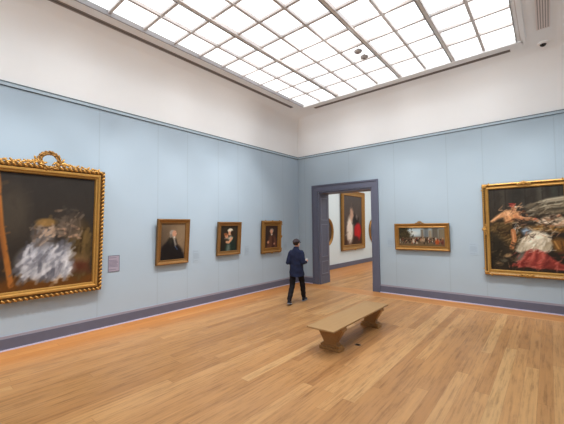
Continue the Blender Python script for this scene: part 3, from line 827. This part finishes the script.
shell(.1, h-.0, .09, .26, M['gold'], p, 'crest_ornament', 0, 9)
shell(.1, .07, .09, .13, M['gold'], p, 'base_ornament', PI)

# (8) (9) two oval pictures either side of it
for (yc, lb, cols) in ((3.10, 'oval gilt-framed picture left of the tall painting beyond the doorway', (58, 44, 36)), (8.12, 'oval gilt-framed picture right of the tall painting beyond the doorway', (66, 54, 46))):
    a, b = 0.53, 0.66
    p = picture(lb, (NX0+0.012, yc, 1.10), LW, 0.6)
    MB().sweep_oval(a, b, [(0.0, 0.0), (0.0, 0.05), (0.02, 0.075), (0.05, 0.07), (0.075, 0.05), (0.10, 0.055), (0.115, 0.04), (0.125, 0.012)]).build('frame', M['gold_old'], p, smooth=35)
    mb = MB(); n = 48
    mb.b.faces.new([mb.b.verts.new(((a-.12)*math.cos(k*2*PI/n), -0.014, b+(b-.12)*math.sin(k*2*PI/n))) for k in range(n)])
    mb.build('canvas', plain('oval_paint_'+str(int(yc)), cols, 0.5, var=0.5, scale=4), p)

# ------------------------------------------------------------------ wall labels
def wall_label(lb, loc, rotz, w, h, faint=True):
    t = thing('wall_label', lb, 'label', loc, (0, 0, rotz), 'wall labels')
    ml, mp = (M['faint'], M['faint_line']) if faint else (M['label'], M['label_line'])
    MB().box(-w/2, w/2, -0.004, 0.0, 0, h).build('plate', ml, t)
    if not faint:
        e = 0.012
        MB().box(-w/2, w/2, -0.007, 0, h-e, h).box(-w/2, w/2, -0.007, 0, 0, e).box(-w/2, -w/2+e, -0.007, 0, e, h-e).box(w/2-e, w/2, -0.007, 0, e, h-e).build('rim', M['label_edge'], t)
    mb = MB()
    rows = [(0.86, .75)] + [(0.70-0.075*k, .9 if k % 3 else .8) for k in range(6)] + [(0.14, .7)]
    for fz, fw in rows:
        mb.box(-w/2*.86, -w/2*.86+w*.86*fw, -0.0048 if faint else -0.0055, -0.002, h*fz-h*.016, h*fz+h*.016)
    mb.build('printed_lines', mp, t)
wall_label('lilac-grey label panel right of the very large painting', (0.001, -6.57, 1.125), LW, 0.235, 0.345, False)
wall_label('faint blue-grey label right of the black-coat portrait', (0.001, -4.49, 1.13), LW, 0.22, 0.33)
wall_label('faint blue-grey label right of the figure-and-child portrait', (0.001, -2.66, 1.17), LW, 0.18, 0.30)
wall_label('faint blue-grey label right of the brown-coat portrait', (0.001, -0.80, 1.22), LW, 0.17, 0.28)
wall_label('faint blue-grey label between the doorway and the wide painting', (3.44, -0.001, 1.37), 0, 0.19, 0.30)
wall_label('faint blue-grey label left of the tumbled figures painting', (5.62, -0.001, 1.25), 0, 0.20, 0.32)

# ------------------------------------------------------------------ bench
t = thing('bench', 'oak bench with carved trestle legs in the middle of the floor', 'bench', (4.275, -4.105, 0.0), (0, 0, 0.004))
mb = MB().box(-0.255, 0.255, -1.10, 1.10, 0.392, 0.42)
mb.bevel(0.007, 2).build('seat', M['oak'], t)
def leg_outline():
    half = [(0.0, 0.392), (0.238, 0.392), (0.240, 0.360), (0.232, 0.330), (0.214, 0.300), (0.188, 0.255), (0.160, 0.210), (0.136, 0.172), (0.118, 0.142), (0.114, 0.122), (0.124, 0.106), (0.146, 0.095), (0.150, 0.085), (0.0, 0.085)]
    right = half[1:-1]
    return right + [(-x, z) for x, z in reversed(right)]
for y in (-0.745, 0.80):
    lg = MB().prism(leg_outline(), y-0.062, y+0.062).build('leg', M['oak_dark'], t)
    for s_ in (-1, 1):                          # scrolls at the shoulders of the trestle
        MB().tube([(s_*.212, y-.085, .346), (s_*.212, y+.085, .346)], .036, 16).build('scroll', M['oak_dark'], lg, smooth=40)
    MB().box(-0.192, 0.192, y-0.085, y+0.085, 0.0, 0.055).box(-0.175, 0.175, y-0.07, y+0.07, 0.055, 0.088).bevel(0.006).build('foot', M['oak_dark'], lg)
    MB().box(-0.236, 0.236, y-0.085, y+0.085, 0.370, 0.3915).bevel(0.004).build('cleat', M['oak_dark'], lg)

# ------------------------------------------------------------------ the visitor
px, py, turn = 1.885, -2.645, 0.36
man = thing('person', 'person in navy jacket, dark trousers and cap walking toward the doorway', 'person', (px, py, 0), (0, 0, turn))
V = Vector
hipL, hipR = V((-.095, 0, .835)), V((.095, 0, .835))
kneL, ankL = V((-.100, -.075, .455)), V((-.105, -.340, .128))
kneR, ankR = V((.100, .195, .470)), V((.105, .290, .095))
shL, shR = V((-.150, .0, 1.315)), V((.150, .0, 1.315))
elL, elR = V((-.205, -.085, 1.060)), V((.202, -.080, 1.065))
wrL, wrR = V((-.135, .140, 1.000)), V((.222, .125, 1.045))
body = MB()
# torso, neck
body.tube([(0, 0, .78), (0, 0, .86), (0, -.005, 1.0), (0, .0, 1.15), (0, -.005, 1.27), (0, -.01, 1.345), (0, -.005, 1.385)],
          [(.13, .095), (.155, .108), (.130, .092), (.145, .102), (.150, .098), (.110, .075), (.055, .055)], 20, (1, 0, 0))
body.limb([(0, -.012, 1.33), (0, .0, 1.40), (0, .012, 1.47)], [.062, .055, .052], 14)
n_before = len(body.b.verts)
# head: skull, jaw, brow, nose, lips, chin, ears
body.ell((0, .018, 1.565), (.073, .092, .090), n=20, m=14)
body.ell((0, .040, 1.505), (.057, .066, .072), n=18, m=12)
body.ell((0, .083, 1.452), (.026, .022, .018), n=10, m=8)
body.ell((0, .098, 1.568), (.050, .016, .012), n=10, m=8)
body.tube([(0, .100, 1.560), (0, .118, 1.530), (0, .120, 1.520)], [(.010, .010), (.013, .012), (.015, .010)], 10)
body.ell((0, .102, 1.487), (.024, .010, .006), n=10, m=6); body.ell((0, .100, 1.477), (.021, .010, .006), n=10, m=6)
for s_ in (-1, 1):
    body.ell((s_*.074, .012, 1.535), (.010, .019, .031), (0, 0, s_*-.35), n=10, m=8)
    body.ell((s_*.042, .082, 1.522), (.022, .018, .018), n=10, m=8)
HEAD = Matrix.Translation((0, .012, 0)) @ Matrix.Rotation(-0.42, 4, 'Z') @ Matrix.Translation((0, -.012, 0))
body.b.verts.ensure_lookup_table()
for v_ in list(body.b.verts)[n_before:]: v_.co = HEAD @ v_.co
# arms and legs
for (a, b, c) in ((shL, elL, wrL), (shR, elR, wrR)):
    body.limb([a, a.lerp(b, .5), b, b.lerp(c, .35), c], [.042, .041, .037, .036, .026], 12)
for (a, b, c) in ((hipL, kneL, ankL), (hipR, kneR, ankR)):
    body.limb([a, a.lerp(b, .45), b, b.lerp(c, .3), c], [.085, .072, .050, .050, .034], 14)
body.limb([ankR, ankR+V((0, .06, -.035)), ankR+V((0, .15, -.06))], [.034, .032, .024], 10)
body.limb([ankL, ankL+V((0, .06, -.045)), ankL+V((0, .14, -.095))], [.034, .032, .024], 10)
# hands: palm, four bent fingers, thumb leaving the side of the palm
def hand(wr, d, n, thumb_side):
    d = V(d).normalized(); n = (V(n)-d*V(n).dot(d)).normalized(); s_ = d.cross(n)*thumb_side
    pc = wr + d*.048
    mt = Matrix((s_, d, n)).transposed()
    body.ell(pc, (.040, .050, .015), mt, n=14, m=10)
    body.limb([wr-d*.01, wr+d*.03], [.024, .024], 10)
    for i, L in enumerate((.068, .076, .071, .056)):
        off = s_*(.029-.0195*i)
        p0 = pc + off + d*(.040-.004*abs(i-1))
        pts = [p0-d*.012, p0]; ang = math.radians(18+4*i); p_ = p0
        for f, bend in ((.45, 34), (.32, 38), (.23, 25)):
            dd = d*math.cos(ang)+n*math.sin(ang)
            p_ = p_ + dd*L*f; pts.append(p_); ang += math.radians(bend)
        body.limb(pts, [.0095, .0092, .0085, .0078, .0065], 8)
    b0 = pc + s_*.032 - d*.020
    b1 = b0 + s_*.026 + d*.024 + n*.010; b2 = b1 + d*.028 + n*.012 - s_*.003
    body.limb([b0, b1, b2], [.0125, .0105, .0085], 8)
    return pc, d, n, s_
hr = hand(wrR, (-.10, .92, .22), (-.45, -.25, .85), 1)
hl = hand(wrL, (.62, .72, -.05), (.2, -.3, .92), -1)
bd = remeshed(body, 'body', M['skin'], man, 0.0046, 2)
for s_ in (-1, 1):
    MB().ell((s_*.030, .0975, 1.546), (.0125, .007, .0075), n=12, m=8).build('eye', M['eye'], man, smooth=180).matrix_local = HEAD
# hair: shell round the back and sides under the cap
hm = MB(); hm.ell((0, .006, 1.572), (.081, .098, .092), n=24, m=16)
for v_ in [v_ for v_ in hm.b.verts if (v_.co.y > .045 and v_.co.z < 1.60) or v_.co.z < 1.500]:
    v_.co = V((v_.co.x*.78, min(v_.co.y, .04)*.82, max(v_.co.z, 1.502)))
hm.build('hair', M['hair'], man, smooth=180).matrix_local = HEAD
# jacket: body and sleeves as one garment, straight hem, stand collar
jk = MB()
jk.tube([(0, .028, .705), (0, .026, .735), (0, .018, .82), (0, -.003, .98), (0, -.003, 1.12), (0, -.008, 1.25), (0, -.012, 1.325), (0, -.010, 1.375), (0, -.006, 1.405), (0, -.004, 1.43)],
        [(.200, .196), (.200, .194), (.192, .172), (.174, .136), (.176, .134), (.178, .128), (.166, .110), (.122, .090), (.088, .078), (.070, .070)], 28, (1, 0, 0))
for (a, b, c, k) in ((shL, elL, wrL, -1), (shR, elR, wrR, 1)):
    jk.limb([a+V((-.01*k, 0, -.005)), a.lerp(b, .5), b, b.lerp(c, .5), b.lerp(c, .86)], [.072, .067, .060, .054, .046], 16)
jk.tube([(0, -.008, 1.38), (0, .002, 1.470)], [(.082, .082), (.067, .067)], 20, (1, 0, 0))
jo = remeshed(jk, 'jacket', M['navy'], man, 0.0085, 5)
# soft folds pressed into the cloth
for v_ in jo.data.vertices:
    c = v_.co; wv = .004*math.sin(c.z*38+c.x*16+math.sin(c.y*20)) + .003*math.sin(c.x*60+c.z*22)
    c += v_.normal * wv
# trousers
tr = MB()
tr.tube([(0, 0, .76), (0, 0, .88), (0, 0, .98)], [(.155, .112), (.158, .112), (.140, .100)], 20, (1, 0, 0))
tr.limb([hipL, hipL.lerp(kneL, .5), kneL, kneL.lerp(ankL, .5), kneL.lerp(ankL, .93)], [.082, .082, .072, .068, .060], 16)
tr.limb([hipR, hipR.lerp(kneR, .5), kneR, kneR.lerp(ankR, .5), kneR.lerp(ankR, .93)], [.082, .082, .072, .068, .060], 16)
to = remeshed(tr, 'trousers', M['trouser'], man, 0.0085, 4)
for v_ in to.data.vertices:
    c = v_.co; c += v_.normal * .0035*math.sin(c.z*55+c.x*30+c.y*12)
# shoes: low sneakers with pale soles
def shoe(heel, pitch, yaw):
    e = bpy.data.objects.new('shoe', None)
    sh = MB()
    sh.tube([(0, -.045, .055), (0, .0, .06), (0, .07, .052), (0, .14, .044), (0, .20, .034), (0, .222, .03)],
            [(.032, .036), (.039, .044), (.041, .036), (.046, .028), (.037, .02), (.015, .01)], 16, (1, 0, 0))
    sh.ell((0, -.03, .052), (.036, .036, .044), n=14, m=10)
    sh.ell((0, .19, .034), (.038, .038, .022), n=14, m=10)
    sh.tube([(0, -.005, .07), (0, -.012, .118)], [(.038, .045), (.040, .048)], 16, (1, 0, 0))
    o = remeshed(sh, 'shoe', M['shoe_black'], man, 0.005, 4)
    so = MB()
    ol = [(-.034, -.05), (-.040, .0), (-.040, .08), (-.049, .14), (-.044, .19), (-.022, .226), (.022, .226), (.044, .19), (.049, .14), (.040, .08), (.040, .0), (.034, -.05), (.016, -.07), (-.016, -.07)]
    a = [so.b.verts.new((x, y, 0.0)) for x, y in ol]; b = [so.b.verts.new((x*1.02, y*1.005, .026)) for x, y in ol]
    n_ = len(ol)
    for i in range(n_): so.b.faces.new((a[i], a[(i+1)%n_], b[(i+1)%n_], b[i]))
    so.b.faces.new(list(reversed(a))); so.b.faces.new(b)
    so.build('sole', M['sole'], o, smooth=40)
    o.location = heel; o.rotation_euler = (pitch, 0, yaw)
    bpy.data.objects.remove(e)
shoe((ankR.x, ankR.y-.015, 0.001), 0.0, -0.08)
shoe((ankL.x, ankL.y-.022, .044), math.radians(-13), 0.10)
# cap: six-panel crown with a brim
cp = MB(); cp.ell((0, .010, 1.592), (.090, .108, .083), n=28, m=18)
for v_ in cp.b.verts:
    if v_.co.z < 1.585: v_.co.z = 1.585 - (1.585 - v_.co.z)*.02
cap = cp.build('cap', M['cap'], man, smooth=180); cap.matrix_local = HEAD
br = MB()
P0 = []; n = 14
for lvl, (dz) in enumerate((0.0, .006)):
    ring_in = []; ring_out = []
    for k in range(n+1):
        a = math.radians(22+136*k/n)
        ring_in.append(br.b.verts.new((.084*math.cos(a), .010+.096*math.sin(a), 1.583+dz)))
        ext = math.sin((k/n)*PI)**.6
        ring_out.append(br.b.verts.new((.092*math.cos(a), .010+(.102+.075*ext)*math.sin(a)+.0, 1.583+dz-.016*ext - .010*math.cos(a)**2)))
    P0.append((ring_in, ring_out))
for (ri, ro) in P0:
    for k in range(n): br.b.faces.new((ri[k], ri[k+1], ro[k+1], ro[k]))
for k in range(n): br.b.faces.new((P0[0][1][k], P0[0][1][k+1], P0[1][1][k+1], P0[1][1][k]))
br.build('brim', M['cap'], cap, smooth=60)
MB().ell((0, .010, 1.676), (.008, .008, .005), n=10, m=6).build('button', M['cap'], cap, smooth=180)

# folded white leaflet held in the right hand
pc, d, n, s_ = hr
R = Matrix((s_, d, n)).transposed().to_4x4()
mw = Matrix.Translation((px, py, 0)) @ Matrix.Rotation(turn, 4, 'Z') @ Matrix.Scale(1.02, 4) @ Matrix.Translation(pc + d*.052 + n*.026 - s_*.008) @ R
lf = thing('leaflet', 'small white leaflet held in the right hand of the person', 'leaflet', (0, 0, 0))
lf.matrix_world = mw
MB().box(-.048, .048, -.020, .105, 0.0, .0025).build('back_page', M['paper'], lf)
q = MB().quad((-.048, -.020, .003), (.048, -.020, .003), (.044, .105, .013), (-.044, .105, .013)); q.build('front_page', M['paper'], lf)

# ------------------------------------------------------------------ light
w = bpy.data.worlds.new('gallery_world'); sc.world = w; w.use_nodes = True
bg = w.node_tree.nodes['Background']; bg.inputs[0].default_value = (0.8, 0.88, 1.0, 1); bg.inputs[1].default_value = 0.3
def area(name, loc, rot, sx, sy, power, col=(1, 1, 1)):
    l = bpy.data.lights.new(name, 'AREA'); l.shape = 'RECTANGLE'; l.size = sx; l.size_y = sy; l.energy = power; l.color = col
    o = bpy.data.objects.new(name, l); COL.objects.link(o); o.location = loc; o.rotation_euler = rot; return o
area('next_room_light', (2.8, 5.4, 4.85), (0, 0, 0), 5.0, 8.0, 225, (1.0, 0.98, 0.96))

def spot(loc, aim, power, size=72, col=(1.0, 0.985, 0.965), soft=0.12):  # unseen spots, added to brighten walls, cove and floor
    l = bpy.data.lights.new('added_spot', 'SPOT'); l.energy = power; l.spot_size = math.radians(size); l.spot_blend = 1.0
    l.shadow_soft_size = soft; l.color = col
    o = bpy.data.objects.new('added_spot', l); COL.objects.link(o); o.location = loc
    o.rotation_euler = (V(aim)-V(loc)).to_track_quat('-Z', 'Y').to_euler()
for y in (-10.6, -8.9, -7.4, -5.9, -4.4, -3.0): spot((2.31, y, 5.9), (0, y, 1.6), 255, 64)
for x in (3.4, 4.8, 6.2, 7.4): spot((x, -2.46, 5.9), (x, 0, 1.6), 235, 64)
for x in (1.36, 3.27, 4.86, 6.45): spot((x, -5.13, 5.72), (x+.2, 0, 5.38), 145, 46)  # added to lift the cove over the far wall
for y in (-11.0, -8.6, -6.2, -3.8): spot((5.18, y, 5.72), (0, y, 5.28), 200, 44)  # added to lift the cove over the left wall
for (x, y) in ((2.31, -8.6), (2.31, -4.6), (4.22, -11.2), (4.22, -7.4), (4.22, -3.8), (6.3, -10.2), (6.3, -5.6), (6.3, -2.6)): spot((x, y, 5.9), (x, y, 0), 122, 80)  # added downlights that make up for the dimmer panes

# ------------------------------------------------------------------ camera
F = 320.1324577
yaw, pitch, roll = -0.694603569, 0.044346189, -0.011119673
f = V((math.sin(yaw)*math.cos(pitch), math.cos(yaw)*math.cos(pitch), math.sin(pitch)))
r0 = V((math.cos(yaw), -math.sin(yaw), 0)); u0 = r0.cross(f)
r = r0*math.cos(roll)+u0*math.sin(roll); u = -r0*math.sin(roll)+u0*math.cos(roll)
man.scale = (1.02, 1.02, 1.02)
cam = bpy.data.cameras.new('camera'); co = bpy.data.objects.new('camera', cam); COL.objects.link(co)
cam.sensor_width = 36; cam.sensor_fit = 'HORIZONTAL'; cam.lens = F/564*36; cam.clip_start = 0.05
mw = Matrix((r, u, -f)).transposed().to_4x4(); mw.translation = V((7.13602949, -9.53106988, 2.05))
co.matrix_world = mw
sc.camera = co
sc.view_settings.view_transform = 'Standard'
sc.view_settings.look = 'None'
sc.view_settings.exposure = 0.33
